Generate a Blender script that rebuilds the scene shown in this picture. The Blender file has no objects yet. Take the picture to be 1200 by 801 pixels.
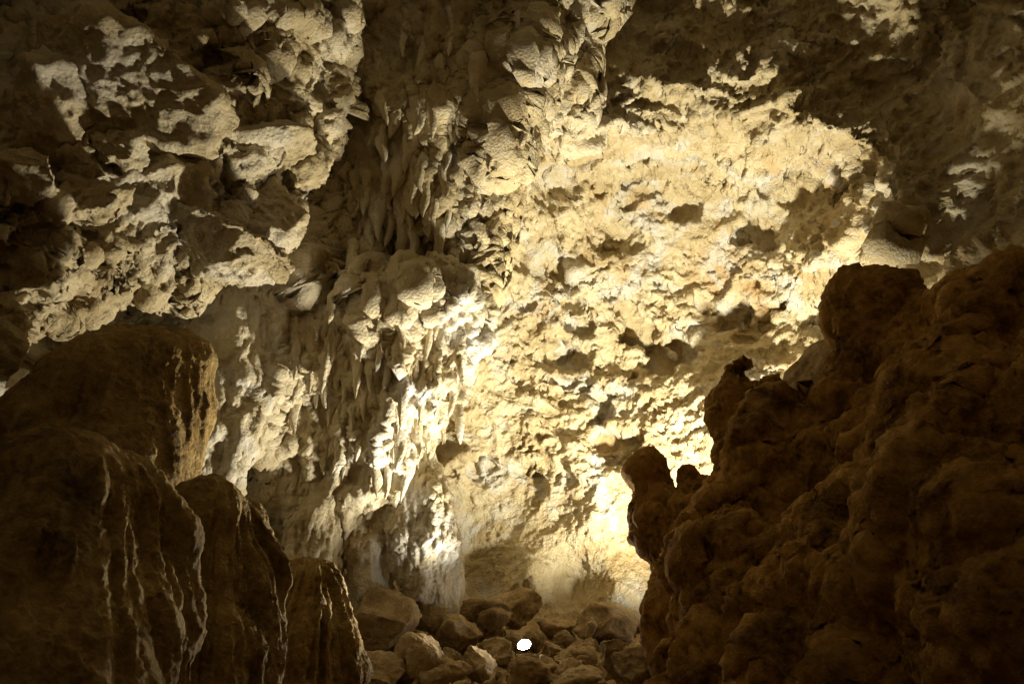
import bpy, math, random, time
import numpy as np
from concurrent.futures import ThreadPoolExecutor
from mathutils import Vector, Matrix

T0 = time.time()
scene = bpy.context.scene
COL = scene.collection
rad = math.radians

# ------------------------------------------------------------------ camera
EYE = np.array([0.0, 0.0, 1.6])
PITCH = rad(20.0)
HFOV = rad(70.0)
cam_data = bpy.data.cameras.new('camera')
cam_data.sensor_width = 36.0
cam_data.lens = 18.0 / math.tan(HFOV / 2)
cam_data.clip_start = 0.05
cam_data.clip_end = 500.0
cam = bpy.data.objects.new('camera', cam_data)
COL.objects.link(cam)
cam.location = EYE
cam.rotation_euler = (math.pi / 2 + PITCH, 0, 0)
scene.camera = cam

# ------------------------------------------------------------------ world: no daylight reaches the cave
world = bpy.data.worlds.new('World')
scene.world = world
world.use_nodes = True
bg = world.node_tree.nodes['Background']
bg.inputs['Color'].default_value = (0.02, 0.016, 0.010, 1)
bg.inputs['Strength'].default_value = 0.05

# ------------------------------------------------------------------ render look
scene.view_settings.view_transform = 'Standard'
scene.view_settings.look = 'None'
scene.view_settings.gamma = 1.0
scene.view_settings.exposure = 0.0
scene.view_settings.use_curve_mapping = False
cy = scene.cycles
cy.max_bounces = 8
cy.diffuse_bounces = 6
cy.use_denoising = True
cy.denoiser = 'OPENIMAGEDENOISE'
cy.sample_clamp_indirect = 6.0
cy.use_adaptive_sampling = False

FPX = 600.0 / math.tan(HFOV / 2)
FWD = np.array([0, math.cos(PITCH), math.sin(PITCH)])
UPV = np.array([0, -math.sin(PITCH), math.cos(PITCH)])

def ray(px, py):
    dx = (px - 600.0) / FPX
    dy = (400.5 - py) / FPX
    return np.array([dx, FWD[1] + dy * UPV[1], FWD[2] + dy * UPV[2]])

def at(px, py, Y):
    """a point of the cave seen at picture position px, py and lying Y metres into the cave"""
    d = ray(px, py)
    return EYE + d * (Y / d[1])

def span(px, py, Y, n):
    """n picture units, in metres, at that place"""
    d = ray(px, py)
    return n / FPX * (Y / d[1])

def seen_at(P):
    Q = P - EYE
    dz = Q @ FWD
    return 600 + FPX * Q[:, 0] / dz, 400.5 - FPX * (Q @ UPV) / dz

# ------------------------------------------------------------------ lamps of the cave
LAMP_A = at(900, 738, 11.5)           # floodlight hidden behind the right hand outcrop
LAMP_B = at(614, 753, 11.0)           # the one that is seen burning among the rubble
A_AIM = at(705, 280, 15.0)
B_AIM = LAMP_B + np.array([-2.2, -3.4, 4.5])

def add_spot(name, loc, aim, power, col, size_deg, blend, radius):
    ld = bpy.data.lights.new(name, 'SPOT')
    ld.energy = power
    ld.color = col
    ld.spot_size = rad(size_deg)
    ld.spot_blend = blend
    ld.shadow_soft_size = radius
    o = bpy.data.objects.new(name, ld)
    COL.objects.link(o)
    o.location = loc
    o.rotation_euler = (Vector(aim) - Vector(loc)).to_track_quat('-Z', 'Y').to_euler()
    return o

spotA = add_spot('floodlight_beam', LAMP_A, A_AIM, 7300, (1.0, 0.935, 0.70), 126, 1.0, 0.22)
spotB = add_spot('lamp_beam', LAMP_B, B_AIM, 2700, (1.0, 0.935, 0.74), 116, 1.0, 0.25)

# ------------------------------------------------------------------ noise toolbox
POOL = ThreadPoolExecutor(4)

def chunked(fn, *arrs, size=24000):
    n = len(arrs[0])
    if n <= size:
        return fn(*arrs)
    parts = list(POOL.map(lambda i: fn(*[a[i:i + size] for a in arrs]), range(0, n, size)))
    if isinstance(parts[0], tuple):
        return tuple(np.concatenate(x) for x in zip(*parts))
    return np.concatenate(parts)

def _hash(ix, iy, iz, seed):
    h = (ix.astype(np.uint32) * np.uint32(374761393) + iy.astype(np.uint32) * np.uint32(668265263)
         + iz.astype(np.uint32) * np.uint32(2147483647 - 61) + np.uint32((seed * 974634541) & 0xffffffff))
    h = (h ^ (h >> np.uint32(13))) * np.uint32(1274126177)
    h = (h ^ (h >> np.uint32(16))) * np.uint32(2246822519)
    return h ^ (h >> np.uint32(15))

_G = np.array([[1,1,0],[-1,1,0],[1,-1,0],[-1,-1,0],[1,0,1],[-1,0,1],[1,0,-1],[-1,0,-1],
               [0,1,1],[0,-1,1],[0,1,-1],[0,-1,-1],[1,1,0],[-1,1,0],[0,-1,1],[0,-1,-1]], np.float32)

def _perlin(P, seed):
    P = P.astype(np.float32)
    I = np.floor(P)
    F = P - I
    I = I.astype(np.int32)
    W = F * F * F * (F * (F * 6 - 15) + 10)
    out = 0
    for dx in (0, 1):
        wx = W[:, 0] if dx else 1 - W[:, 0]
        for dy in (0, 1):
            wy = W[:, 1] if dy else 1 - W[:, 1]
            for dz in (0, 1):
                wz = W[:, 2] if dz else 1 - W[:, 2]
                g = _G[_hash(I[:, 0] + dx, I[:, 1] + dy, I[:, 2] + dz, seed) & np.uint32(15)]
                d = g[:, 0] * (F[:, 0] - dx) + g[:, 1] * (F[:, 1] - dy) + g[:, 2] * (F[:, 2] - dz)
                out = out + wx * wy * wz * d
    return out

def perlin(P, seed=0):
    return chunked(lambda p: _perlin(p, seed), P)

def fbm(P, octv=5, seed=0, gain=0.5, lac=2.03, mode='fbm'):
    def f(p):
        s = 0; a = 1.0; tot = 0
        for o in range(octv):
            n = _perlin(p + o * 17.3, seed + o * 7)
            if mode == 'ridge':
                n = 1 - np.abs(n) * 2
                n = n * n * 2 - 1
            elif mode == 'billow':
                n = np.abs(n) * 2.6 - 0.7
            s = s + a * n; tot += a; a *= gain; p = p * lac
        return s / tot * (1.6 if mode == 'fbm' else 1.0)
    return chunked(f, P)

def worley(P, seed=0, jit=1.0):
    """F1, F2 and a random number per cell"""
    def f(p):
        p = p.astype(np.float32)
        I = np.floor(p).astype(np.int32)
        F = p - I
        f1 = np.full(len(p), 9.0, np.float32); f2 = f1.copy(); rid = np.zeros(len(p), np.float32)
        for dx in (-1, 0, 1):
            for dy in (-1, 0, 1):
                for dz in (-1, 0, 1):
                    h = _hash(I[:, 0] + dx, I[:, 1] + dy, I[:, 2] + dz, seed)
                    rx = (h & np.uint32(1023)).astype(np.float32) / 1023
                    ry = ((h >> np.uint32(10)) & np.uint32(1023)).astype(np.float32) / 1023
                    rz = ((h >> np.uint32(20)) & np.uint32(1023)).astype(np.float32) / 1023
                    ex = dx + 0.5 + (rx - 0.5) * jit - F[:, 0]
                    ey = dy + 0.5 + (ry - 0.5) * jit - F[:, 1]
                    ez = dz + 0.5 + (rz - 0.5) * jit - F[:, 2]
                    d = ex * ex + ey * ey + ez * ez
                    nearer = d < f1
                    f2 = np.where(nearer, f1, np.minimum(f2, d))
                    rid = np.where(nearer, ((h >> np.uint32(3)) & np.uint32(4095)).astype(np.float32) / 4095, rid)
                    f1 = np.where(nearer, d, f1)
        return np.sqrt(f1), np.sqrt(f2), rid
    return chunked(f, P)

def drips(P, s, seed=0, length=2.6, keep=0.8):
    """hanging pointed lobes: height 0..1, swelling downwards and cut off at a pointed tip"""
    def f(p):
        q = (p / np.array([s, s, s * length])).astype(np.float32)
        I = np.floor(q).astype(np.int32)
        F = q - I
        best = np.zeros(len(q), np.float32)
        for dx in (-1, 0, 1):
            for dy in (-1, 0, 1):
                for dz in (-1, 0, 1):
                    h = _hash(I[:, 0] + dx, I[:, 1] + dy, I[:, 2] + dz, seed)
                    rx = (h & np.uint32(1023)).astype(np.float32) / 1023
                    ry = ((h >> np.uint32(10)) & np.uint32(1023)).astype(np.float32) / 1023
                    rz = ((h >> np.uint32(20)) & np.uint32(1023)).astype(np.float32) / 1023
                    amp = 0.45 + 0.55 * ((h >> np.uint32(5)) & np.uint32(255)).astype(np.float32) / 255
                    on = (((h >> np.uint32(7)) & np.uint32(255)).astype(np.float32) / 255) < keep
                    ex = F[:, 0] - dx - rx
                    ey = F[:, 1] - dy - ry
                    t = F[:, 2] - dz - rz + 0.5          # 0 at the tip, 1 at the root
                    r = np.sqrt(ex * ex + ey * ey)
                    w = 0.75 * np.sqrt(np.clip(t * 1.5, 0, 1)) + 1e-3
                    g = np.clip(1 - r / w, 0, 1)
                    prof = np.clip(g * (2 - g), 0, 1) * np.clip(1.1 - t, 0, 1) ** 0.8 * amp
                    prof = np.where((t > 0) & on, prof, 0)
                    best = np.maximum(best, prof)
        return best
    return chunked(f, P)

def sstep(a, b, x):
    t = np.clip((x - a) / (b - a), 0, 1)
    return t * t * (3 - 2 * t)

def warp(P, scale, amt, seed):
    Q = P / scale
    return P + amt * np.stack([perlin(Q, seed), perlin(Q + 31.7, seed + 1), perlin(Q - 17.1, seed + 2)], 1)

# ------------------------------------------------------------------ mesh toolbox
def vnormals(V, F):
    a = V[F[:, 2]] - V[F[:, 0]]
    b = V[F[:, 3]] - V[F[:, 1]] if F.shape[1] == 4 else V[F[:, 1]] - V[F[:, 0]]
    n = np.cross(a, b) if F.shape[1] == 4 else np.cross(b, a)
    N = np.empty_like(V)
    for k in range(3):
        N[:, k] = sum(np.bincount(F[:, c], n[:, k], len(V)) for c in range(F.shape[1]))
    return N / (np.linalg.norm(N, axis=1, keepdims=True) + 1e-12)

def make_mesh(name, V, F, mat, smooth=True):
    me = bpy.data.meshes.new(name)
    n = F.shape[1]
    me.vertices.add(len(V))
    me.vertices.foreach_set('co', np.ascontiguousarray(V, np.float32).ravel())
    me.loops.add(F.size)
    me.loops.foreach_set('vertex_index', np.ascontiguousarray(F, np.int32).ravel())
    me.polygons.add(len(F))
    me.polygons.foreach_set('loop_start', np.arange(0, F.size, n, dtype=np.int32))
    me.polygons.foreach_set('use_smooth', np.full(len(F), smooth, bool))
    me.update(calc_edges=True)
    if mat:
        me.materials.append(mat)
    return me

def compact(V, F):
    used = np.zeros(len(V), bool)
    used[F.ravel()] = True
    idx = np.cumsum(used) - 1
    return V[used], idx[F]

def obj(name, me, parent=None, loc=None):
    o = bpy.data.objects.new(name, me)
    COL.objects.link(o)
    if loc is not None:
        o.location = loc
    if parent is not None:
        o.parent = parent
    return o

def tag(o, label=None, cat=None, group=None, kind=None):
    if label: o['label'] = label
    if cat: o['category'] = cat
    if group: o['group'] = group
    if kind: o['kind'] = kind
    return o

def empty(name, loc):
    o = bpy.data.objects.new(name, None)
    COL.objects.link(o)
    o.location = loc
    o.empty_display_size = 0.2
    return o

def subdivide(V, F):
    n = len(V)
    E = np.concatenate([F[:, [0, 1]], F[:, [1, 2]], F[:, [2, 3]], F[:, [3, 0]]])
    E.sort(axis=1)
    key = E[:, 0].astype(np.int64) * n + E[:, 1]
    u, inv = np.unique(key, return_inverse=True)
    mid = (V[u // n] + V[u % n]) / 2
    cen = V[F].mean(1)
    m = len(F)
    e = [n + inv[i * m:(i + 1) * m] for i in range(4)]
    c = n + len(u) + np.arange(m)
    V2 = np.concatenate([V, mid, cen])
    F2 = np.concatenate([np.stack([F[:, 0], e[0], c, e[3]], 1), np.stack([e[0], F[:, 1], e[1], c], 1),
                         np.stack([c, e[1], F[:, 2], e[2]], 1), np.stack([e[3], c, e[2], F[:, 3]], 1)])
    return V2, F2

def surface_nets(D, org, h):
    nx, ny, nz = D.shape
    S = D < 0
    acc = np.zeros((nx - 1, ny - 1, nz - 1, 3), np.float32)
    cnt = np.zeros((nx - 1, ny - 1, nz - 1), np.float32)
    for ax in range(3):
        for o1 in (0, 1):
            for o2 in (0, 1):
                off = [0, 0, 0]
                others = [i for i in range(3) if i != ax]
                off[others[0]] = o1; off[others[1]] = o2
                sl0 = tuple(slice(off[i], off[i] + D.shape[i] - 1) for i in range(3))
                off1 = list(off); off1[ax] += 1
                sl1 = tuple(slice(off1[i], off1[i] + D.shape[i] - 1) for i in range(3))
                d0 = D[sl0]; d1 = D[sl1]
                x = (d0 < 0) != (d1 < 0)
                t = np.where(x, d0 / np.where(x, d0 - d1, 1), 0)
                for k in range(3):
                    acc[..., k] += np.where(x, (t if k == ax else off[k]), 0)
                cnt += x
    act = cnt > 0
    idx = np.full(act.shape, -1, np.int64)
    idx[act] = np.arange(act.sum())
    I = np.argwhere(act)
    V = (I + acc[act] / cnt[act][:, None]) * h + org
    faces = []
    for ax in range(3):
        a, b = [(1, 2), (2, 0), (0, 1)][ax]
        sl0 = [slice(1, D.shape[i] - 1) for i in range(3)]; sl1 = list(sl0)
        sl0[ax] = slice(0, D.shape[ax] - 1); sl1[ax] = slice(1, D.shape[ax])
        s0 = S[tuple(sl0)]; s1 = S[tuple(sl1)]
        E = np.argwhere(s0 != s1)
        flip = s0[s0 != s1]
        E = E + np.array([0 if i == ax else 1 for i in range(3)])
        def c(da, db):
            q = E.copy(); q[:, a] += da; q[:, b] += db
            return idx[q[:, 0], q[:, 1], q[:, 2]]
        q = np.stack([c(-1, -1), c(0, -1), c(0, 0), c(-1, 0)], 1)
        q[~flip] = q[~flip][:, ::-1]
        faces.append(q)
    return V, np.concatenate(faces)

class Blob:
    """round cones melted together: items ((x,y,z),r,(x,y,z),r)"""
    def __init__(self, k=0.25):
        self.it = []; self.k = k
    def pt(self, px, py, Y, rpx, sq=(1, 1, 1)):
        c = at(px, py, Y); r = span(px, py, Y, rpx)
        self.it.append((c, r, c, r, np.array(sq, float))); return self
    def seg(self, *pts, sq=(1, 1, 1)):
        """pts: (px,py,Y,rpx) in a chain"""
        for p, q in zip(pts, pts[1:]):
            self.it.append((at(*p[:3]), span(*p), at(*q[:3]), span(*q), np.array(sq, float)))
        return self
    def eval(self, P):
        def f(p):
            d = None
            for a, ra, b, rb, sq in self.it:
                ab = (b - a) / sq; L2 = ab @ ab
                ap = (p - a) / sq
                t = np.clip(ap @ ab / L2, 0, 1)[:, None] if L2 > 1e-9 else np.zeros((len(p), 1))
                q = ap - t * ab
                e = np.sqrt((q * q).sum(1)) - (ra + (rb - ra) * t[:, 0])
                if d is None:
                    d = e
                else:
                    h = np.clip(0.5 + 0.5 * (d - e) / self.k, 0, 1)
                    d = d + (e - d) * h - self.k * h * (1 - h)
            return d
        return chunked(f, P)
    def grad(self, P, e=0.01):
        g = np.stack([self.eval(P + v) - self.eval(P - v) for v in np.eye(3) * e], 1)
        return g / (np.linalg.norm(g, axis=1, keepdims=True) + 1e-9)
    def mesh(self, h, levels=1, clip=None):
        lo = np.min([np.minimum(a - ra * s.max(), b - rb * s.max()) for a, ra, b, rb, s in self.it], 0) - 3 * h
        hi = np.max([np.maximum(a + ra * s.max(), b + rb * s.max()) for a, ra, b, rb, s in self.it], 0) + 3 * h
        n = np.ceil((hi - lo) / h).astype(int) + 1
        g = np.stack(np.meshgrid(*[lo[i] + h * np.arange(n[i]) for i in range(3)], indexing='ij'), -1).reshape(-1, 3)
        D = self.eval(g).reshape(n)
        V, F = surface_nets(D, lo, h)
        if clip is not None:                    # leave out what lies buried or turned away for good
            F = F[clip(V[F].mean(1))]
            V, F = compact(V, F)
        for _ in range(levels):
            V, F = subdivide(V, F)
            for _ in range(2):
                V = V - self.grad(V) * self.eval(V)[:, None]
        return V, F

def facing(V, F, margin=-0.75):
    """keep the faces a visitor near the camera can see (drops the far, buried backs)"""
    N = vnormals(V, F)
    fn = N[F].mean(1); fc = V[F].mean(1)
    to = EYE - fc
    to /= np.linalg.norm(to, axis=1, keepdims=True)
    return F[(fn * to).sum(1) > margin]

def push(V, F, h, N=None):
    if N is None:
        N = vnormals(V, F)
    return V + N * h[:, None]

# ------------------------------------------------------------------ materials
def rock_material(name, c_dark, c_mid, c_light, stain, scale=1.0, bump=0.5, rough=0.9, spec=0.25, stain_amt=0.5, fine=1.0, grey=0.0, streak=0.0):
    m = bpy.data.materials.new(name)
    m.use_nodes = True
    nt = m.node_tree; N = nt.nodes; L = nt.links
    b = N['Principled BSDF']
    b.inputs['Roughness'].default_value = rough
    b.inputs['Specular IOR Level'].default_value = spec
    g = N.new('ShaderNodeNewGeometry')
    def noise(sc, det=6, ro=0.6, dist=0.0):
        n = N.new('ShaderNodeTexNoise')
        n.inputs['Scale'].default_value = sc * scale; n.inputs['Detail'].default_value = det
        n.inputs['Roughness'].default_value = ro; n.inputs['Distortion'].default_value = dist
        L.new(g.outputs['Position'], n.inputs['Vector'])
        return n
    n1 = noise(0.9, 8, 0.62, 0.4); n2 = noise(7.0, 6, 0.65); n3 = noise(0.55, 7, 0.7, 1.2)
    r1 = N.new('ShaderNodeValToRGB')
    r1.color_ramp.elements[0].position = 0.30; r1.color_ramp.elements[0].color = (*c_dark, 1)
    r1.color_ramp.elements[1].position = 0.72; r1.color_ramp.elements[1].color = (*c_light, 1)
    e = r1.color_ramp.elements.new(0.5); e.color = (*c_mid, 1)
    mx = N.new('ShaderNodeMath'); mx.operation = 'MULTIPLY_ADD'
    L.new(n2.outputs['Fac'], mx.inputs[0]); mx.inputs[1].default_value = 0.45
    off = N.new('ShaderNodeMath'); off.operation = 'MULTIPLY_ADD'
    L.new(n1.outputs['Fac'], off.inputs[0]); off.inputs[1].default_value = 0.75; off.inputs[2].default_value = -0.1
    L.new(off.outputs[0], mx.inputs[2])
    L.new(mx.outputs[0], r1.inputs['Fac'])
    r2 = N.new('ShaderNodeValToRGB')
    r2.color_ramp.elements[0].position = 0.52; r2.color_ramp.elements[0].color = (0, 0, 0, 1)
    r2.color_ramp.elements[1].position = 0.72; r2.color_ramp.elements[1].color = (stain_amt,) * 3 + (1,)
    L.new(n3.outputs['Fac'], r2.inputs['Fac'])
    mix = N.new('ShaderNodeMix'); mix.data_type = 'RGBA'
    L.new(r2.outputs['Color'], mix.inputs['Factor'])
    L.new(r1.outputs['Color'], mix.inputs['A'])
    mix.inputs['B'].default_value = (*stain, 1)
    last = mix.outputs['Result']
    def layer(last, nz, lo, hi, amt, colour):
        r = N.new('ShaderNodeValToRGB')
        r.color_ramp.elements[0].position = lo; r.color_ramp.elements[0].color = (0, 0, 0, 1)
        r.color_ramp.elements[1].position = hi; r.color_ramp.elements[1].color = (amt,) * 3 + (1,)
        L.new(nz.outputs['Fac'], r.inputs['Fac'])
        m2 = N.new('ShaderNodeMix'); m2.data_type = 'RGBA'
        L.new(r.outputs['Color'], m2.inputs['Factor']); L.new(last, m2.inputs['A'])
        m2.inputs['B'].default_value = (*colour, 1)
        return m2.outputs['Result']
    if grey:
        last = layer(last, noise(0.75, 6, 0.65, 0.8), 0.50, 0.62, grey, (0.66, 0.63, 0.57))
    if streak:
        mp = N.new('ShaderNodeMapping'); mp.inputs['Scale'].default_value = (5.5, 5.5, 0.9)
        L.new(g.outputs['Position'], mp.inputs['Vector'])
        st = N.new('ShaderNodeTexNoise'); st.inputs['Scale'].default_value = 1.0; st.inputs['Detail'].default_value = 5; st.inputs['Distortion'].default_value = 0.6
        L.new(mp.outputs['Vector'], st.inputs['Vector'])
        last = layer(last, st, 0.54, 0.68, streak, (0.50, 0.39, 0.20))
    L.new(last, b.inputs['Base Color'])
    # fine relief of the surface itself
    f1 = noise(26, 8, 0.7); f2 = noise(95, 4, 0.6)
    vo = N.new('ShaderNodeTexVoronoi'); vo.inputs['Scale'].default_value = 22 * scale
    L.new(g.outputs['Position'], vo.inputs['Vector'])
    s = N.new('ShaderNodeMath'); s.operation = 'MULTIPLY_ADD'
    L.new(vo.outputs['Distance'], s.inputs[0]); s.inputs[1].default_value = 0.5 * fine; L.new(f1.outputs['Fac'], s.inputs[2])
    s2 = N.new('ShaderNodeMath'); s2.operation = 'MULTIPLY_ADD'
    L.new(f2.outputs['Fac'], s2.inputs[0]); s2.inputs[1].default_value = 0.25; L.new(s.outputs[0], s2.inputs[2])
    bp = N.new('ShaderNodeBump'); bp.inputs['Strength'].default_value = bump; bp.inputs['Distance'].default_value = 0.06 / scale
    L.new(s2.outputs[0], bp.inputs['Height'])
    L.new(bp.outputs['Normal'], b.inputs['Normal'])
    return m

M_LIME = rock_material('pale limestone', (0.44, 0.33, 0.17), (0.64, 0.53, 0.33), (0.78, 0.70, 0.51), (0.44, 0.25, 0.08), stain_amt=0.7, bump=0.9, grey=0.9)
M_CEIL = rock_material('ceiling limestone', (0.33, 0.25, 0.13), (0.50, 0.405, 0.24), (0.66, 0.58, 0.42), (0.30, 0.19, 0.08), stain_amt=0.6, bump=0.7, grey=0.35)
M_FLOW = rock_material('grey calcite', (0.44, 0.35, 0.20), (0.62, 0.53, 0.36), (0.76, 0.70, 0.55), (0.44, 0.28, 0.11), stain_amt=0.5, bump=0.6, grey=0.8)
M_BROWN = rock_material('brown flowstone', (0.06, 0.034, 0.008), (0.32, 0.205, 0.065), (0.56, 0.41, 0.18), (0.05, 0.027, 0.008), rough=0.8, spec=0.2, stain_amt=0.8, bump=0.8, scale=1.6, streak=0.4)
M_DARK = rock_material('dark brown rock', (0.06, 0.027, 0.005), (0.46, 0.25, 0.055), (0.74, 0.48, 0.16), (0.05, 0.022, 0.005), rough=0.85, spec=0.2, stain_amt=0.85, bump=0.9, scale=2.4)
M_RUBBLE = rock_material('rubble stone', (0.15, 0.10, 0.045), (0.32, 0.23, 0.12), (0.50, 0.40, 0.25), (0.20, 0.11, 0.04), stain_amt=0.6, bump=0.6, scale=1.8)

# ------------------------------------------------------------------ the cave shell
# distance of the rock from the survey station (= where the visitor stands), known at these directions
CTRL = [
    # the lit alcove at the back
    (560,760,14.2),(650,760,14.2),(760,760,14.0),(880,760,14.5),
    (560,690,15.2),(625,680,15.5),(668,690,14.8),(720,700,15.0),(800,680,15.4),(900,650,15.2),
    (520,600,15.5),(600,600,16.0),(665,600,15.5),(700,600,15.6),(770,600,15.8),(860,580,15.4),(960,560,14),
    (540,500,15.8),(650,500,16.2),(760,500,16.0),(860,480,15.0),(960,480,13.5),
    (560,400,15.6),(700,400,16.4),(820,380,16.0),(920,390,14.6),(1000,420,13),
    (580,300,14.8),(720,300,15.8),(850,300,15.2),(950,310,13.8),(1020,340,12.3),
    (620,220,13.4),(740,215,14.2),(850,220,14.0),(950,230,13.0),(1040,290,11.6),
    # brow of the arch and the ceiling in front of it
    (600,150,11.8),(680,150,11.8),(760,150,12.1),(850,130,11.6),(950,150,11.2),(1040,200,10.6),(1100,280,10.0),
    (600,70,11.4),(700,60,11.3),(800,60,11.3),(900,60,10.9),(1000,90,10.5),(1100,150,10.0),(1160,260,9.5),
    (600,-40,10.8),(800,-40,10.8),(1000,-40,9.8),(1200,-40,8.6),(1200,120,8.8),(1200,300,8.8),(1250,450,8.5),(1250,650,7.5),
    (1100,400,10.5),(1100,600,10.5),(1000,700,13.5),(600,-250,8.4),(1000,-250,8.0),(200,-250,7.6),(1300,0,7.8),
    # left side
    (480,0,10.9),(400,-40,10.2),(200,-40,9.2),(0,-40,8.0),(-80,150,6.4),(0,150,7.2),(200,150,9.8),(330,150,10.4),(420,120,10.8),(520,150,11.4),
    (480,250,12.6),(380,250,11.8),(300,330,11.4),(200,330,10.6),(100,360,9.8),(0,400,8.4),(-80,450,7.0),
    (440,400,13),(350,420,12.4),(270,430,11.4),(220,520,11.2),(300,540,11.9),(380,540,13.0),(460,560,14.2),
    (480,700,14.4),(400,700,13.6),(300,700,12),(150,600,10),(0,600,8.4),(-80,700,7),(100,780,9),(300,800,11),(450,790,13.6),
]

def fit_shell():
    D = np.array([ray(p, q) for p, q, _ in CTRL])
    R = np.array([np.linalg.norm(ray(p, q) * (Y / ray(p, q)[1])) for p, q, Y in CTRL])
    D /= np.linalg.norm(D, axis=1, keepdims=True)
    # a roughly round hall closes the cave behind the visitor
    extra, er = [], []
    for az in range(0, 360, 30):
        for el in (-60, -25, 5, 35, 65):
            d = np.array([math.sin(rad(az)) * math.cos(rad(el)), math.cos(rad(az)) * math.cos(rad(el)), math.sin(rad(el))])
            if (D @ d).max() > math.cos(rad(17)) and el < 70:
                continue
            up = 11.0; dn = 3.0; side = 6.4
            rr = 1 / math.sqrt((math.cos(rad(el)) / side) ** 2 + (math.sin(rad(el)) / (up if el > 0 else dn)) ** 2)
            extra.append(d); er.append(rr)
    D = np.concatenate([D, extra]); R = np.concatenate([R, er])
    def phi(A, B):
        c = np.clip(A @ B.T, -1, 1)
        return np.sqrt(np.maximum(2 - 2 * c, 0) + 0.0004)
    K = -phi(D, D) + np.eye(len(D)) * -0.02
    w = np.linalg.solve(np.block([[K, np.ones((len(D), 1))], [np.ones((1, len(D))), np.zeros((1, 1))]]), np.append(R, 0))
    def f(dirs):
        return chunked(lambda x: -phi(x, D) @ w[:-1] + w[-1], dirs, size=8000)
    return f

SHELL_R = fit_shell()

def shell_patch(az, el):
    A, E = np.meshgrid(np.radians(az), np.radians(el), indexing='ij')
    d = np.stack([np.sin(A) * np.cos(E), np.cos(A) * np.cos(E), np.sin(E)], -1).reshape(-1, 3)
    V = EYE + d * SHELL_R(d)[:, None]
    na, ne = len(az), len(el)
    i = np.arange((na - 1) * (ne - 1)); a = i // (ne - 1); e = i % (ne - 1)
    q = a * ne + e
    F = np.stack([q, q + ne, q + ne + 1, q + 1], 1)          # faces look inwards
    return V, F

def alcove_relief(V, F, stage, st):
    """pitted, popcorn covered limestone; stage 0 the big forms, stage 1 the fine ones"""
    if stage == 0:
        px, py = seen_at(V)
        st['low'] = low = sstep(510, 620, py)               # washed smooth near the foot
        V = push(V, F, 0.55 * fbm(V / 3.2, 4, 11) * (1 - 0.3 * low))
        W = warp(V * np.array([1, 1, 1.25]), 0.8, 0.45, 21)
        f1, f2, rid = worley(W / 1.3, 5)
        st['hollow'] = hollow = sstep(0.0, 0.15, 0.22 + 0.38 * rid - f1) * (rid > 0.30) * (1 - low)
        W = warp(V @ np.array([[0.8, 0, 0.6], [0, 1, 0], [-0.6, 0, 0.8]]) * np.array([0.7, 1, 1.5]), 1.0, 0.6, 27)
        f1, f2, rid = worley(W / 1.9, 8)
        big = sstep(0.0, 0.18, 0.20 + 0.26 * rid - f1) * (rid > 0.35) * (1 - low)
        V = push(V, F, -(0.60 * hollow + 0.55 * big))
        st['hollow'] = hollow = np.maximum(hollow, big)
        return push(V, F, 0.16 * fbm(warp(V, 1.0, 0.4, 25) / np.array([1.1, 1.1, 1.0]), 4, 26, mode='ridge') * (1 - 0.6 * low))
    low, hollow = st['low'], st['hollow']
    W = warp(V * np.array([1, 1, 1.4]), 0.35, 0.22, 22)
    f1, f2, rid = worley(W / 0.46, 6)
    pit = sstep(0.0, 0.14, 0.16 + 0.36 * rid - f1) * (rid > 0.30)
    lip = fbm(warp(V, 0.8, 0.3, 23) * np.array([1, 1, 1.15]) / 0.7, 5, 31, mode='ridge', gain=0.55)
    calm = 0.2 + 0.8 * sstep(-0.25, 0.2, fbm(V / 2.4, 3, 33))
    V = push(V, F, (-0.15 * pit + 0.11 * lip) * (1 - 0.85 * low) * calm * (1 - 0.75 * hollow))
    f1, f2, rid = worley(warp(V, 0.2, 0.06, 24) / 0.11, 7)
    pop = np.sqrt(np.clip(1 - f1 * 1.25, 0, 1)) * (0.3 + rid)
    patch = sstep(-0.15, 0.35, fbm(V / 1.1, 3, 41))
    V = push(V, F, 0.055 * pop * (0.15 + 0.85 * patch) * (1 - 0.8 * low) * (1 - 0.85 * hollow) + 0.030 * fbm(V / 0.16, 4, 51))
    return push(V, F, 0.018 * fbm(V / 0.06, 2, 52, mode='billow'))

def ceiling_relief(V, F, stage, st):
    if stage == 0:
        V = push(V, F, 0.55 * fbm(V / 2.6, 4, 61))
        W = warp(V, 1.2, 0.5, 62)
        st['lip'] = lip = fbm(W / np.array([1.5, 0.9, 1.2]), 5, 63, mode='ridge', gain=0.5)
        rag = sstep(-0.2, 0.25, fbm(V / 2.0, 3, 60))
        return push(V, F, 0.36 * lip * (0.25 + 0.75 * rag))
    dr = drips(warp(V, 0.4, 0.15, 64), 0.34, 65, 2.0, 0.6)
    m = sstep(-0.1, 0.3, fbm(V / 1.7, 3, 66))
    V = V + np.array([0, -0.3, -0.9]) * (0.16 * dr * m)[:, None]
    f1, f2, rid = worley(warp(V, 0.2, 0.08, 67) / 0.16, 68)
    pop = np.sqrt(np.clip(1 - f1 * 1.25, 0, 1)) * (0.3 + rid)
    V = push(V, F, 0.05 * pop * sstep(0.0, 0.4, st['lip']) + 0.035 * fbm(V / 0.2, 4, 69))
    return push(V, F, 0.015 * fbm(V / 0.06, 2, 70, mode='billow'))

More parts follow.
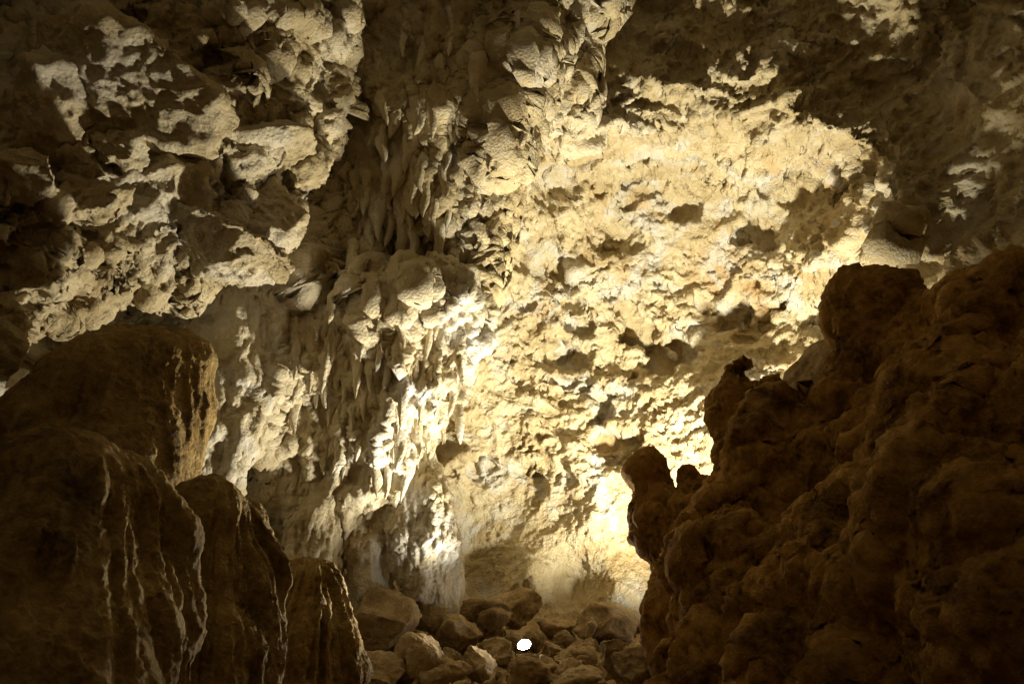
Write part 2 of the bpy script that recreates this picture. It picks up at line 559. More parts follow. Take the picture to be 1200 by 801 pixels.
def left_relief(V, F, stage, st):
    if stage == 0:
        V = push(V, F, 0.5 * fbm(V / 2.2, 4, 81))
        W = warp(V, 0.9, 0.35, 82)
        lip = fbm(W / np.array([0.55, 0.75, 1.9]) / 0.8, 5, 83, mode='ridge', gain=0.55)   # runs steeply downwards
        return push(V, F, 0.22 * lip)
    dr = drips(warp(V, 0.4, 0.12, 84), 0.34, 85, 2.6, 0.8)
    V = push(V, F, 0.22 * dr)
    V = V + np.array([0, 0, -1.0]) * (0.10 * dr)[:, None]
    f1, f2, rid = worley(warp(V, 0.2, 0.08, 86) / 0.15, 87)
    pop = np.sqrt(np.clip(1 - f1 * 1.25, 0, 1)) * (0.3 + rid)
    V = push(V, F, 0.045 * pop + 0.03 * fbm(V / 0.16, 4, 88))
    return push(V, F, 0.014 * fbm(V / 0.05, 2, 89, mode='billow'))

def relax(V, na, ne, n):
    """spread the grid evenly over the surface without changing the surface"""
    G = V.reshape(na, ne, 3).copy()
    for _ in range(n):
        a = G[2:, 1:-1]; b = G[:-2, 1:-1]; c = G[1:-1, 2:]; d = G[1:-1, :-2]
        N = np.cross(c - d, a - b)
        N /= np.linalg.norm(N, axis=2, keepdims=True) + 1e-12
        m = (a + b + c + d) / 4 - G[1:-1, 1:-1]
        m -= N * (m * N).sum(2, keepdims=True)
        G[1:-1, 1:-1] += 0.7 * m
    return G.reshape(-1, 3)

def steps(*seg):
    out = [np.array([seg[0][0]])]
    for a, b, s in seg:
        out.append(np.linspace(a, b, max(2, int(round((b - a) / s)) + 1))[1:])
    return np.concatenate(out)

AZ = steps((-52, -44, 0.35), (-44, -16, 0.19), (-16, 32, 0.093), (32, 46, 0.14), (46, 52, 0.4))
EL = steps((-8, 48, 0.093), (48, 62, 0.35))
V, F = shell_patch(AZ, EL)
V0 = V.copy()
px, py = seen_at(V0)
# which stretch of the shell each point belongs to
ceil_line = np.interp(px, [-200, 330, 420, 560, 640, 740, 860, 960, 1060, 1110, 1200, 1500], [-900, -300, 120, 215, 205, 180, 175, 190, 268, 330, 420, 700])
left_line = np.interp(py, [-300, 120, 215, 330, 420, 500, 600, 800], [330, 430, 560, 520, 500, 480, 500, 520])
w_ceil = sstep(35, -35, py - ceil_line)
w_left = sstep(25, -25, px - left_line) * (1 - w_ceil)
w_back = 1 - w_ceil - w_left
REGIONS = []
for mask, fn in ((w_back, alcove_relief), (w_ceil, ceiling_relief), (w_left, left_relief)):
    fs = F[(mask > 0.002)[F].all(1)]
    used = np.zeros(len(V0), bool); used[fs.ravel()] = True
    REGIONS.append((mask, fn, used, (np.cumsum(used) - 1)[fs], {}))
def carve(V, stage):
    out = V.copy()
    for mask, fn, used, Fc, st in REGIONS:
        out[used] += mask[used][:, None] * (fn(V[used], Fc, stage, st) - V[used])
    return out
V = carve(V0, 0)
V = relax(V, len(AZ), len(EL), 45)
V = carve(V, 1)
Wc = warp(V, 0.5, 0.2, 701)
V = push(V, F, 0.09 * (0.35 + 0.65 * (1 - w_back)) * fbm(Wc / np.array([0.6, 0.6, 0.5]), 4, 702, mode='ridge'))
f1, f2, rid = worley(warp(V, 0.15, 0.05, 703) / 0.085, 704)
pop = np.sqrt(np.clip(1 - f1 * 1.25, 0, 1)) * (0.2 + rid)
foot = sstep(540, 640, py) * (px > 500)
side = 0.35 + 0.65 * sstep(620, 760, px)
V = push(V, F, 0.05 * pop * sstep(-0.1, 0.35, fbm(V / 0.8, 3, 705)) * (1 - 0.9 * foot) * side)
V = push(V, F, 0.016 * fbm(V / 0.07, 3, 706))
fa = np.argmax(np.stack([w_back, w_ceil, w_left], 1)[F[:, 0]], 1)
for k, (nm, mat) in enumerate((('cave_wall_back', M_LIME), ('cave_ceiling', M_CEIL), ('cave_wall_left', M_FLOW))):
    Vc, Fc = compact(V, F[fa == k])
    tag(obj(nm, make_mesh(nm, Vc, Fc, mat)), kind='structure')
print('shell', len(F), time.time() - T0)

# the hall behind and above the visitor
def hall(az, el):
    V, F = shell_patch(az, el)
    V = V + 0.10 * (V - EYE) / np.linalg.norm(V - EYE, axis=1, keepdims=True)
    V = push(V, F, 0.35 * fbm(V / 2.0, 4, 91) + 0.12 * fbm(V / 0.6, 3, 92, mode='ridge'))
    return V, F
parts = [hall(steps((49.5, 308.5, 1.5)), steps((-40, 80, 1.5))), hall(steps((-51.5, 49.5, 1.5)), steps((61, 89, 1.5)))]
Vh = np.concatenate([parts[0][0], parts[1][0]]); Fh = np.concatenate([parts[0][1], parts[1][1] + len(parts[0][0])])
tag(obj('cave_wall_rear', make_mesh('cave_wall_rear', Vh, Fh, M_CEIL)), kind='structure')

# ------------------------------------------------------------------ floor
def floor_z(x, y):
    z = np.maximum(0, -0.9 + 0.16 * y)
    return 0.5 * (z + np.sqrt(z * z + 0.04)) - 0.1
gx = np.arange(-9, 9.01, 0.1); gy = np.arange(-6.5, 17.01, 0.1)
X, Yg = np.meshgrid(gx, gy, indexing='ij')
Vf = np.stack([X, Yg, floor_z(X, Yg)], -1).reshape(-1, 3)
i = np.arange((len(gx) - 1) * (len(gy) - 1)); a = i // (len(gy) - 1); e = i % (len(gy) - 1); q = a * len(gy) + e
Ff = np.stack([q, q + len(gy), q + len(gy) + 1, q + 1], 1)
Vf[:, 2] += 0.14 * fbm(Vf / 0.9, 4, 101) + 0.08 * fbm(Vf / 0.3, 3, 102, mode='billow')
tag(obj('cave_floor', make_mesh('cave_floor', Vf, Ff, M_RUBBLE)), kind='structure')

# ------------------------------------------------------------------ the hanging flowstone column
def column_relief(V, F, seed=200, amp=1.0, flute=1.0, big=0.8, small=1.0):
    V = push(V, F, amp * 0.28 * fbm(V / 1.3, 4, seed))
    W = warp(V, 0.7, 0.25, seed + 1)
    V = push(V, F, amp * 0.16 * fbm(W / np.array([0.55, 0.55, 2.6]), 4, seed + 2, mode='ridge'))
    dr = drips(warp(V, 0.5, 0.12, seed + 12), big, seed + 13, 2.2, 0.85)
    V = push(V, F, amp * 0.55 * big * dr)
    V = V + np.array([0, 0, -1.0]) * (amp * 0.25 * big * dr)[:, None]
    dr = drips(warp(V, 0.35, 0.08, seed + 3), 0.34, seed + 4, 2.6, 0.85)
    V = push(V, F, amp * small * 0.24 * dr)
    V = V + np.array([0, 0, -1.0]) * (amp * small * 0.12 * dr)[:, None]
    fl = fbm(warp(V, 0.3, 0.06, seed + 5) / np.array([0.11, 0.11, 0.9]), 3, seed + 6)
    V = push(V, F, 0.045 * flute * fl)
    f1, f2, rid = worley(warp(V, 0.2, 0.08, seed + 7) / np.array([0.13, 0.13, 0.2]), seed + 8)
    pop = np.sqrt(np.clip(1 - f1 * 1.25, 0, 1)) * (0.3 + rid)
    patch = sstep(-0.1, 0.35, fbm(V / 0.9, 3, seed + 9))
    V = push(V, F, 0.05 * pop * patch + 0.022 * fbm(V / 0.14, 4, seed + 10))
    V = push(V, F, 0.010 * fbm(V / 0.05, 2, seed + 11, mode='billow'))
    return V

column = empty('flowstone_column', at(480, 705, 12.6))
tag(column, 'huge pale flowstone column hanging from the ceiling, left of the bright wall', 'column')
MESHES = {}
def under(parent, name, V, F, mat):
    loc = np.array(parent.location)
    MESHES[name] = (V, F)
    return obj(name, make_mesh(name, V - loc, F, mat), parent)

b = Blob(0.35)
b.seg((560,-60,10.5,120),(520,60,10.6,110),(495,170,10.8,100),(480,250,11.2,90))
b.seg((430,60,10.2,80),(430,150,10.5,85),(420,250,11.0,80),(410,320,11.4,70))
b.seg((655,-40,10.4,70),(600,90,10.6,66),(555,210,11.0,52),(535,280,11.3,36))
V, F = b.mesh(0.13, 2)
F = facing(V, F); V, F = compact(V, F)
V = column_relief(V, F, 200, 1.0, 0.9, 1.5, 0.22)
under(column, 'upper_drapery', V, F, M_CEIL)

b = Blob(0.22)
b.seg((440,356,10.7,52),(490,352,10.5,58),(515,362,10.7,44), sq=(1, 1, 0.8))
b.seg((516,345,10.9,42),(522,385,10.9,36),(505,440,11.1,30),(480,500,11.2,28))
b.seg((470,400,11.1,72),(465,450,11.1,62),(450,510,11.3,48),(445,560,11.4,36))
b.seg((395,330,11.2,75),(385,420,11.3,72),(400,510,11.6,56),(415,590,11.8,44))
b.seg((345,250,11.0,60),(335,330,11.0,66),(318,430,11.1,60),(330,520,11.5,44),(350,600,11.7,34))
V, F = b.mesh(0.12, 2)
F = facing(V, F); V, F = compact(V, F)
V = column_relief(V, F, 230, 0.85, 1.3, 1.0, 0.5)
under(column, 'hanging_bell', V, F, M_FLOW)

b = Blob(0.15)
b.seg((485,545,11.75,22),(492,590,11.75,34),(497,640,11.75,36),(495,668,11.75,30))
b.seg((470,560,11.65,24),(468,620,11.65,20),(462,660,11.65,10))
V, F = b.mesh(0.08, 2)
F = facing(V, F, -0.6); V, F = compact(V, F)
V = column_relief(V, F, 260, 0.35, 1.1)
under(column, 'curtain', V, F, M_FLOW)
b = Blob(0.15)
b.seg((505,640,11.95,32),(512,680,11.95,28),(512,715,11.95,26))
V, F = b.mesh(0.08, 2)
V = column_relief(V, F, 270, 0.2, 0.6)
under(column, 'foot', V, F, M_FLOW)
b = Blob(0.15)
b.seg((425,590,11.75,26),(430,640,11.75,24),(432,720,11.75,24))
V, F = b.mesh(0.08, 2)
V = column_relief(V, F, 280, 0.3, 1.0)
under(column, 'pillar', V, F, M_FLOW)
b = Blob(0.15)
b.seg((385,570,11.55,30),(372,620,11.45,32),(355,690,11.25,34),(350,760,11.05,40))
V, F = b.mesh(0.1, 2)
V = column_relief(V, F, 290, 0.5, 1.0)
under(column, 'spur', V, F, M_FLOW)

def stalactite_mesh(seed):
    r = np.random.RandomState(seed)
    prof = [(0.34 * (1 + t) ** 0.65 * (1 - max(0, (t - 0.15) / 0.85) ** 2) + 0.01, t) for t in np.linspace(-1, 1, 15)]
    n = 16; V = []; F = []
    for i in range(n):
        a = 2 * math.pi * i / n
        for q, z in prof: V.append((q * math.cos(a), q * math.sin(a), z))
    m = len(prof)
    for i in range(n):
        j = (i + 1) % n
        for k in range(m - 1): F.append((i * m + k, j * m + k, j * m + k + 1, i * m + k + 1))
    V = np.array(V); F = np.array(F)
    V[:, :2] *= (1 + 0.7 * fbm(V * np.array([2.6, 2.6, 1.8]) + seed * 3.1, 4, seed))[:, None]
    V[:, 0] += 0.16 * np.sin(V[:, 2] * 2 + seed) * (0.4 - V[:, 2])
    V[:, 1] += 0.14 * np.cos(V[:, 2] * 3 + seed * 2) * (0.4 - V[:, 2])
    return make_mesh('stalactite', V, F, M_FLOW)
STAL = [stalactite_mesh(k) for k in range(8)]

def hang(parent, V, F, box, n, lmin, lmax, gap, seed, slim=0.42):
    N = vnormals(V, F)
    px, py = seen_at(V)
    to = EYE - V; to /= np.linalg.norm(to, axis=1, keepdims=True)
    ok = np.flatnonzero((px > box[0]) & (px < box[2]) & (py > box[1]) & (py < box[3]) & ((N * to).sum(1) > 0.25) & (N[:, 2] < -0.25))
    r = np.random.RandomState(seed); r.shuffle(ok)
    got = np.zeros((0, 3))
    for i in ok:
        if len(got) >= n: break
        if len(got) and (np.linalg.norm((got - V[i]) * np.array([1, 1, 0.55]), axis=1) < gap).any(): continue
        got = np.vstack([got, V[i]])
        L = r.uniform(lmin, lmax); w = L * r.uniform(0.5, 1.0) * slim / 0.42
        o = obj('stalactite', STAL[r.randint(8)], parent, Vector(V[i] - N[i] * w * 0.16) - parent.location)
        o.scale = (w * 0.8, w * 0.8, L)
        o.rotation_euler = (r.uniform(-0.06, 0.06), r.uniform(-0.06, 0.06), r.uniform(0, 6.3))

hang(column, *MESHES['upper_drapery'], (395, 190, 530, 310), 60, 0.25, 0.55, 0.13, 1, 0.5)
hang(column, *MESHES['upper_drapery'], (440, 20, 640, 190), 46, 0.22, 0.60, 0.16, 2, 0.42)
hang(column, *MESHES['hanging_bell'], (380, 380, 540, 560), 50, 0.22, 0.6, 0.16, 3, 0.36)
hang(column, *MESHES['hanging_bell'], (340, 300, 420, 480), 24, 0.25, 0.5, 0.22, 4)
print('column', time.time() - T0)

b = Blob(0.2)
b.seg((310,340,11.0,62),(285,420,10.8,60),(262,500,10.5,46),(240,560,10.3,30),(232,600,10.2,16))
V, F = b.mesh(0.11, 2)
F = facing(V, F); V, F = compact(V, F)
V = column_relief(V, F, 295, 0.55, 1.2, 0.8, 0.45)
base = at(262, 600, 10.4)
tag(obj('hanging_rock', make_mesh('hanging_rock', V - base, F, M_FLOW), None, base), 'pale pitted wedge of rock hanging behind the tall brown dome', 'hanging rock')

# ------------------------------------------------------------------ the overhang at the upper left
def block_relief(V, F, seed, amp=1.0):
    V = push(V, F, amp * 0.25 * fbm(V / 1.1, 4, seed))
    W = warp(V, 0.6, 0.25, seed + 1)
    f1, f2, rid = worley(W / np.array([1.0, 1.0, 0.7]), seed + 2)
    V = push(V, F, amp * 0.25 * (np.clip(f2 - f1, 0, 0.35) / 0.35 - 0.6))
    V = push(V, F, amp * 0.13 * fbm((W @ np.array([[0.8, 0, 0.6], [0, 1, 0], [-0.6, 0, 0.8]])) / np.array([0.6, 1.0, 1.6]), 5, seed + 3, mode='ridge'))
    dr = drips(warp(V, 0.5, 0.2, seed + 7), 1.0, seed + 8, 1.2, 0.8)
    V = push(V, F, amp * 0.36 * dr)
    V = push(V, F, amp * 0.05 * fbm(warp(V, 0.3, 0.1, seed + 9) / 0.28, 4, seed + 10, mode='ridge'))
    V = push(V, F, 0.022 * fbm(V / 0.13, 4, seed + 4) + 0.02 * fbm(V / 0.3, 3, seed + 5, mode='billow'))
    V = push(V, F, 0.010 * fbm(V / 0.04, 2, seed + 6, mode='billow'))
    return V

ledge = empty('overhanging_ledge', at(200, 330, 7.6))
tag(ledge, 'jagged overhanging rock ledge running diagonally across the upper left', 'rock ledge')
b = Blob(0.3)
b.seg((350,-60,7.9,55),(350,60,8.6,52),(345,150,9.0,50),(300,225,9.0,52),(240,270,8.65,52),(165,292,8.2,46),(80,322,7.7,46),(-40,380,6.9,58))
b.seg((260,40,8.0,110),(220,160,8.3,100),(100,220,7.7,95),(-40,260,6.8,100))
V, F = b.mesh(0.11, 2)
F = facing(V, F); V, F = compact(V, F)
V = block_relief(V, F, 300)
under(ledge, 'ledge', V, F, M_CEIL)
print('ledge', time.time() - T0)

# ------------------------------------------------------------------ angular and rounded stones
def ico(level):
    import bmesh
    bm = bmesh.new()
    bmesh.ops.create_icosphere(bm, subdivisions=level, radius=1.0)
    V = np.array([v.co[:] for v in bm.verts]); F = np.array([[v.index for v in f.verts] for f in bm.faces])
    bm.free()
    return V, F
ICO = {k: ico(k) for k in (3, 4, 5, 6)}

def stone(seed, size, level=5, planes=12, round_=0.12, rough=0.06, craggy=0.0):
    r = np.random.RandomState(seed)
    V, F = ICO[level]
    n = r.normal(size=(planes, 3)); n /= np.linalg.norm(n, axis=1, keepdims=True)
    d = r.uniform(0.52, 0.92, planes)
    c = V @ n.T
    rr = np.where(c > 0.05, d / np.maximum(c, 0.05), 9.0)
    rr = np.concatenate([rr, np.full((len(V), 1), 1.3)], 1)
    rmin = -round_ * np.log(np.exp(-rr / round_).sum(1))
    P = V * np.clip(rmin, 0.35, 1.3)[:, None]
    P = P * (1 + rough * 2.0 * fbm(P * 1.3 + seed, 4, seed)[:, None])
    P = P * np.array(size)
    m = float(np.mean(size))
    P = push(P, F, rough * 0.45 * m * fbm(P / m * 3 + seed, 5, seed + 1))
    if craggy:
        W = warp(P + seed, 0.5, 0.2, seed + 5)
        P = push(P, F, craggy * fbm(W / np.array([0.9, 0.9, 0.45]), 5, seed + 6, mode='ridge'))
        P = push(P, F, 0.3 * craggy * fbm((P + seed) / 0.2, 4, seed + 7, mode='ridge'))
    P = push(P, F, 0.012 * fbm(P / 0.07 + seed, 3, seed + 2))
    return P, F

def put_stone(name, mat, px, py, Y, wpx, hpx, seed, parent=None, level=5, dpt=None, tilt=0.0, **kw):
    c = at(px, py, Y)
    sx = span(px, py, Y, wpx) / 2; sz = span(px, py, Y, hpx) / 2
    sy = dpt if dpt else (sx + sz) / 2
    P, F = stone(seed, (sx, sy, sz), level, **kw)
    if tilt:
        ca, sa = math.cos(rad(tilt)), math.sin(rad(tilt))
        P = P @ np.array([[ca, 0, sa], [0, 1, 0], [-sa, 0, ca]])
    if parent is not None:
        return obj(name, make_mesh(name, P, F, mat), parent, Vector(c) - parent.location)
    return obj(name, make_mesh(name, P, F, mat), None, c)

for i, (px, py, Y, w, h, tl) in enumerate([
        (150,110,6.9,190,140,-18), (185,212,7.4,105,95,-35), (285,188,8.2,150,70,12), (235,284,8.2,170,80,-20),
        (335,45,8.1,130,75,-20), (215,40,7.2,110,70,15), (30,215,6.4,90,60,0), (110,235,6.8,70,60,20), (95,292,7.6,95,40,-30),
        (340,110,8.4,90,60,-30), (60,130,6.5,90,110,10), (300,244,8.7,100,70,-30), (130,170,6.9,60,60,0), (350,205,8.9,60,70,-50)]):
    put_stone('rock_block', M_CEIL, px, py, Y, w * 1.0, h * 1.0, 400 + i, ledge, 6 if w > 120 else 5, tilt=tl, planes=8, round_=0.04, rough=0.06, craggy=0.085)
print('blocks', time.time() - T0)

# ------------------------------------------------------------------ flowstone mounds at the left
def mound_relief(V, F, top, seed, ribs=9.0, amp=1.0):
    V = push(V, F, amp * 0.10 * fbm(V / 0.9, 3, seed))
    d = V - top
    ang = np.arctan2(d[:, 1], d[:, 0])
    low = sstep(0.0, 0.45, -d[:, 2])
    Q = np.stack([np.cos(ang) * ribs * 0.35, np.sin(ang) * ribs * 0.35, V[:, 2] * 0.35], 1)
    Q = Q + 0.25 * np.stack([perlin(V / 0.5, seed + 1), perlin(V / 0.5, seed + 2), perlin(V / 0.5, seed + 3)], 1)
    rib = 1.35 * fbm(Q * 0.8, 3, seed + 4) + 0.2 * fbm(Q * 1.7, 2, seed + 8, mode='ridge')
    V = push(V, F, amp * 0.11 * rib * low)
    V = push(V, F, 0.035 * fbm(V / np.array([0.2, 0.2, 0.5]), 4, seed + 5) + 0.012 * fbm(V / 0.14, 4, seed + 7, mode='ridge') + 0.008 * fbm(V / 0.04, 3, seed + 6))
    return V

def mound(name, label, b, top, seed, mat, h=0.09, ribs=9.0, amp=1.0, cat='stalagmite', group='flowstone mounds at the left'):
    V, F = b.mesh(h, 2)
    F = facing(V, F, -0.6); V, F = compact(V, F)
    V = mound_relief(V, F, top, seed, ribs, amp)
    base = np.array([V[:, 0].mean(), V[:, 1].mean(), V[:, 2].min()])
    o = obj(name, make_mesh(name, V - base, F, mat), None, base)
    tag(o, label, cat, group)
    return o

b = Blob(0.2)
b.seg((150,455,7.3,74),(130,560,7.1,85),(110,800,6.6,140))
b.seg((205,430,7.5,46),(205,480,7.5,40),(185,540,7.4,40),(200,640,7.3,50))
b.seg((95,460,7.2,56),(45,530,6.9,60),(20,640,6.6,90))
mound('flowstone_mound', 'smooth brown dome-topped flowstone, tallest of the mounds at the left', b, at(170,400,7.3), 500, M_BROWN, 0.09, 9, 0.4)
b = Blob(0.14)
b.seg((60,590,4.8,84),(40,700,4.6,120),(0,950,4.2,190))
b.seg((135,580,5.2,54),(150,620,5.2,56),(120,740,5.0,90),(60,950,4.6,150))
b.seg((170,585,5.4,32),(176,640,5.3,34),(160,740,5.2,50),(120,950,4.9,110))
mound('flowstone_mound', 'broad ribbed brown flowstone mound filling the lower left corner', b, at(100,520,5.1), 520, M_BROWN, 0.075, 13, 0.9)
b = Blob(0.12)
b.seg((235,612,6.3,54),(240,680,6.3,62),(225,780,6.1,80),(190,950,5.8,110))
b.seg((288,618,6.7,30),(292,670,6.6,34),(278,750,6.4,44),(240,950,6.0,80))
mound('flowstone_mound', 'ribbed flowstone mound with a flat lip, right of the corner mound', b, at(250,565,6.4), 540, M_BROWN, 0.075, 14, 0.9)
b = Blob(0.14)
b.seg((358,688,8.6,40),(352,760,8.4,52),(335,900,8.2,85))
b.seg((388,722,8.6,16),(398,790,8.5,30))
mound('flowstone_mound', 'low rough flowstone cone, nearest to the rubble heap', b, at(368,640,8.6), 560, M_BROWN, 0.07, 10, 1.1)
print('mounds', time.time() - T0)

# ------------------------------------------------------------------ the dark outcrop at the right
def lumpy_relief(V, F, seed, amp=1.0):
    V = push(V, F, amp * 0.16 * (fbm(V / 1.5, 3, seed + 9) - 0.55))
    V = push(V, F, amp * 0.24 * fbm(V / 0.8, 4, seed))
    W = warp(V, 0.4, 0.15, seed + 1)
    f1, f2, rid = worley(W / 0.42, seed + 2)
    V = push(V, F, amp * 0.17 * (np.sqrt(np.clip(1 - f1, 0, 1)) - 0.4))
    f1, f2, rid = worley(warp(V, 0.15, 0.06, seed + 3) / 0.15, seed + 4)
    V = push(V, F, amp * 0.045 * (np.sqrt(np.clip(1 - f1, 0, 1)) - 0.4))
    V = push(V, F, 0.026 * fbm(warp(V, 0.3, 0.1, seed + 7) / np.array([0.2, 0.2, 0.3]), 5, seed + 5, mode='ridge', gain=0.6) * amp + 0.008 * fbm(V / 0.03, 3, seed + 6))
    return V

outcrop = empty('rock_outcrop', at(1000, 800, 5.2))
tag(outcrop, 'dark brown knobbly rock outcrop filling the lower right', 'rock outcrop')
b = Blob(0.16)
b.seg((905,455,7.0,26),(900,560,6.9,60),(900,680,6.6,100),(900,900,6.2,150))
b.seg((960,470,6.6,30),(1000,520,6.2,60),(1040,620,5.6,110),(1060,760,5.2,160),(1060,950,4.8,200))
b.seg((1060,470,5.9,40),(1120,440,5.6,60),(1180,560,4.9,140),(1220,800,4.2,230))
b.seg((1180,400,5.0,75),(1260,500,4.4,140))
b.seg((872,470,7.2,30),(872,550,7.1,40),(850,620,7.0,55),(835,760,6.8,70))
b.seg((870,505,7.2,36),(930,500,6.9,40),(980,540,6.4,40))
b.seg((880,600,6.9,52),(960,600,6.3,52),(1040,640,5.6,60))
V, F = b.mesh(0.1, 2)
F = facing(V, F, -0.8); V, F = compact(V, F)
V = lumpy_relief(V, F, 600, 1.5)
under(outcrop, 'rock_body', V, F, M_DARK)
def knob(name, b, seed, h=0.05, amp=0.6, mat=None):
    V, F = b.mesh(h, 2)
    V, F = compact(V, F)
    V = lumpy_relief(V, F, seed, amp)
    return under(outcrop, name, V, F, mat or M_DARK)
b = Blob(0.1); b.seg((767,556,8.0,22),(776,605,8.0,25),(796,680,7.8,34),(812,780,7.5,52),(815,900,7.3,70)); b.pt(790,590,8.0,14)
knob('stalagmite', b, 640, 0.08, 0.95)
b = Blob(0.08); b.seg((806,562,7.9,13),(812,600,7.8,24),(825,660,7.6,34)); b.pt(828,570,7.8,11)
knob('stalagmite', b, 650, 0.07, 0.7)
b = Blob(0.08); b.seg((856,436,7.4,19),(858,470,7.4,22),(872,520,7.2,34)); b.seg((874,424,7.4,7),(872,450,7.4,14))
knob('stalagmite', b, 660, 0.07, 0.8)
b = Blob(0.15); b.seg((1030,358,6.4,30),(1062,380,6.2,34),(1095,440,5.9,40)); b.pt(1008,366,6.5,22); b.pt(1050,340,6.3,18); b.seg((1020,395,6.4,32),(1010,440,6.4,34),(1000,480,6.4,34))
knob('rock_knob', b, 670, 0.075, 1.1)
b = Blob(0.15); b.seg((1160,360,5.2,50),(1200,380,5.0,60),(1180,450,5.0,80))
knob('rock_knob', b, 680, 0.075, 1.3)
b = Blob(0.12); b.seg((1036,420,6.6,14),(1034,470,6.5,16),(1045,520,6.3,26))
knob('rib', b, 690, 0.07, 0.3, M_BROWN)

b = Blob(0.3); b.pt(985,450,9.0,48); b.seg((960,470,9.0,46),(1000,450,9.0,50),(1010,520,8.9,50))
V, F = b.mesh(0.12, 2)
V = mound_relief(V, F, at(985,400,9.0), 700, 4, 0.4)
base = at(985, 520, 9.0)
tag(obj('boulder', make_mesh('boulder', V - base, F, M_RUBBLE), None, base), 'smooth tan boulder showing above the dark outcrop', 'boulder')
print('outcrop', time.time() - T0)

# ------------------------------------------------------------------ rubble
RUB = [
 (445,738,11.2,74,64,0,'large pale flat-topped block at the left end of the rubble',5),
 (545,719,12.3,82,30,-4,'long brown slab lying across the top of the rubble',12),
 (533,752,11.6,68,40,15,'rough brown block under the long slab',6),
 (496,724,11.9,28,26,25,'small tilted block between the pale block and the long slab',9),
 (455,706,12.2,40,22,-10,'low stone under the flowstone column, behind the pale block',10),
 (485,708,12.3,36,20,8,'stone at the foot of the flowstone curtain',11),
 (483,752,11.2,26,22,0,'small dark stone above the boulder with a hole',13),
 (520,790,10.3,50,32,-8,'rough stone at the bottom edge beside the boulder with a hole',14),
 (570,735,12.4,46,36,20,'rounded brown rock left of the burning lamp',15),
 (600,716,13.2,60,40,0,'low dome of rock behind the burning lamp',16),
 (648,730,13.0,50,26,15,'smooth rock right of the burning lamp against the wall',17),
 (585,768,11.4,40,28,-10,'dark rock just below and left of the burning lamp',18),
 (563,784,10.6,34,40,10,'upright dark stone at the bottom, below the brown block',19),
 (685,768,11.4,32,40,5,'pale rounded boulder under the standing stone',20),
 (691,742,12.2,11,26,-8,'little pale standing stone on top of the rounded boulder',21),
 (715,735,12.4,60,40,0,'brown rock at the foot of the bright wall',22),
 (676,792,9.8,56,24,6,'flat rounded rock at the bottom edge, middle right',23),
 (738,785,8.6,56,44,-15,'dark rounded boulder leaning on the outcrop at the bottom',24),
 (764,722,9.2,26,38,10,'dark upright stone wedged against the outcrop',25),
 (718,770,9.0,30,50,20,'narrow dark stone left of the leaning boulder',26),
 (775,765,8.2,50,60,0,'dark rock tucked under the stalagmite of the outcrop',27),
 (615,792,10.0,40,30,0,'dark stone at the bottom edge straight below the lamp',28),
 (645,760,11.6,24,20,0,'round pebble-like stone right of the lamp',29),
 (662,772,11.2,26,22,0,'round stone below the other round stones right of the lamp',30),
 (655,748,12.2,24,16,0,'small stone above the round stones right of the lamp',31),
 (440,790,10.0,60,40,0,'dark stone at the bottom edge left of the boulder with a hole',32),
 (640,786,10.6,30,20,0,'dark hollowed slab at the bottom edge right of the lamp',33),
 (515,735,11.9,30,22,-20,'wedge of stone below the long slab',34),
]
for (px, py, Y, w, h, tl, lab, sd) in RUB:
    o = put_stone('boulder', M_RUBBLE, px, py, Y, w * 1.1, h * 1.15, 800 + sd, None, 5, tilt=tl, planes=10, round_=0.015, rough=0.05, craggy=0.045)
    tag(o, lab, 'boulder', 'fallen boulders in the rubble heap')
# the boulder with a round hole
def holed():
    c = at(476, 780, 10.4); s = span(476, 780, 10.4, 1)
    P, F = stone(950, (38 * s, 32 * s, 29 * s), 6, planes=9, round_=0.14, rough=0.06)
    hx, hz = -3 * s, 4 * s
    r = np.sqrt((P[:, 0] - hx) ** 2 + (P[:, 2] - hz) ** 2)
    m = (P[:, 1] < 0)
    P[:, 1] += np.where(m, 22 * s * sstep(6.2 * s, 4.2 * s, r), 0)
    o = obj('boulder', make_mesh('boulder', P, F, M_RUBBLE), None, c)
    tag(o, 'rounded tan boulder with a round hole at the bottom of the rubble', 'boulder', 'fallen boulders in the rubble heap')
holed()
rng = random.Random(4)
protos = [make_mesh('small_stone', *stone(970 + k, (1, 0.9, 0.7), 4, planes=9, round_=0.012, rough=0.05, craggy=0.10), M_RUBBLE) for k in range(7)]
for i in range(230):
    px = rng.uniform(395, 800); Y = rng.uniform(8.6, 14.2)
    x = (px - 600) / FPX * Y * 0.95
    r = 0.06 + 0.16 * rng.random() ** 2
    o = obj('small_stone', protos[i % 7], None, (x, Y, float(floor_z(np.array(x), np.array(Y))) + r * 0.5))
    o.scale = (r, r * rng.uniform(0.8, 1.2), r * rng.uniform(0.8, 1.2))
    o.rotation_euler = (rng.uniform(0, 6), rng.uniform(0, 6), rng.uniform(0, 6))
    tag(o, 'small brown stone among the boulders of the rubble heap', 'stone', 'small loose stones in the rubble heap')
print('rubble', time.time() - T0)

# ------------------------------------------------------------------ lamps
def metal(name, c, r=0.45):
    m = bpy.data.materials.new(name); m.use_nodes = True
    b = m.node_tree.nodes['Principled BSDF']
    b.inputs['Base Color'].default_value = (*c, 1); b.inputs['Metallic'].default_value = 0.0; b.inputs['Roughness'].default_value = r
    return m
M_CASE = metal('lamp housing', (0.02, 0.02, 0.02), 0.9)
M_GLOW = bpy.data.materials.new('lamp glass'); M_GLOW.use_nodes = True
gb = M_GLOW.node_tree.nodes['Principled BSDF']
gb.inputs['Emission Color'].default_value = (1.0, 0.95, 0.82, 1); gb.inputs['Emission Strength'].default_value = 250

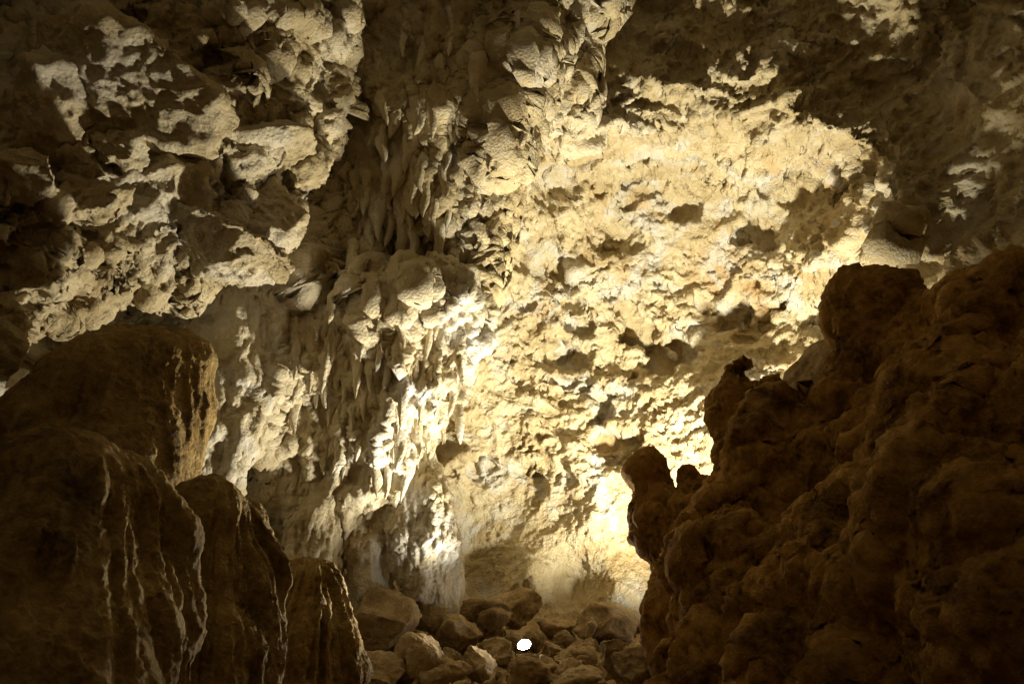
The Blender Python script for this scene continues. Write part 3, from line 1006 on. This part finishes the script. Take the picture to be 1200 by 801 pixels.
def lathe(prof, n=28):
    V = []; F = []
    for i in range(n):
        a = 2 * math.pi * i / n
        for r, z in prof: V.append((r * math.cos(a), r * math.sin(a), z))
    m = len(prof)
    for i in range(n):
        j = (i + 1) % n
        for k in range(m - 1): F.append((i * m + k, j * m + k, j * m + k + 1, i * m + k + 1))
    return np.array(V), np.array(F)

def floodlight(loc, aim, label, k=1.0):
    r = empty('floodlight', loc)
    r.rotation_euler = (Vector(aim) - Vector(loc)).to_track_quat('Z', 'Y').to_euler()
    tag(r, label, 'lamp')
    obj('housing', make_mesh('housing', *[x if i else x * k for i, x in enumerate(lathe([(0.001, -0.16), (0.05, -0.16), (0.07, -0.13), (0.10, -0.07), (0.135, -0.02), (0.14, -0.012), (0.12, -0.014), (0.09, -0.06), (0.001, -0.07)]))], M_CASE), r)
    obj('lens', make_mesh('lens', *[x if i else x * k for i, x in enumerate(lathe([(0.001, -0.012), (0.05, -0.013), (0.09, -0.017), (0.118, -0.024)]))], M_GLOW), r)
    def tube(name, pts, rad_, mat):
        P = np.array(pts, float) * k; n = 8; V = []; F = []
        for i, p in enumerate(P):
            t = P[min(i + 1, len(P) - 1)] - P[max(i - 1, 0)]; t /= np.linalg.norm(t)
            u = np.cross(t, [0.3, 0.9, 0.2]); u /= np.linalg.norm(u); w = np.cross(t, u)
            for j in range(n):
                a = 2 * math.pi * j / n; V.append(p + rad_ * (u * math.cos(a) + w * math.sin(a)))
        for i in range(len(P) - 1):
            for j in range(n): F.append((i * n + j, i * n + (j + 1) % n, (i + 1) * n + (j + 1) % n, (i + 1) * n + j))
        obj(name, make_mesh(name, np.array(V), np.array(F), mat), r)
    tube('bracket', [(0.15, 0, -0.05), (0.17, -0.03, -0.10), (0.15, -0.12, -0.16), (0, -0.18, -0.18), (-0.15, -0.12, -0.16), (-0.17, -0.03, -0.10), (-0.15, 0, -0.05)], 0.010, M_CASE)
    tube('cable', [(0, 0, -0.16), (-0.05, -0.02, -0.22), (-0.16, -0.02, -0.24), (-0.28, 0.04, -0.20), (-0.36, 0.12, -0.22), (-0.45, 0.14, -0.34)], 0.008, M_CABLE)
    return r
M_CABLE = metal('pale cable', (0.55, 0.47, 0.33), 0.6)
floodlight(LAMP_B - 0.03 * np.array([0, -1, 0.3]), LAMP_B + np.array([-1.0, -3.5, 4.2]), 'burning white lamp among the rubble at the foot of the wall', 0.8)
floodlight(LAMP_A - 0.06 * (A_AIM - LAMP_A) / np.linalg.norm(A_AIM - LAMP_A), A_AIM, 'floodlight behind the dark outcrop, aimed up at the bright wall', 1.0)
spotB.location = Vector(LAMP_B) + Vector((-0.02, -0.08, 0.06))
print('triangles', sum(len(m.loops) - 2 * len(m.polygons) for m in bpy.data.meshes), round(time.time() - T0, 1), 's')
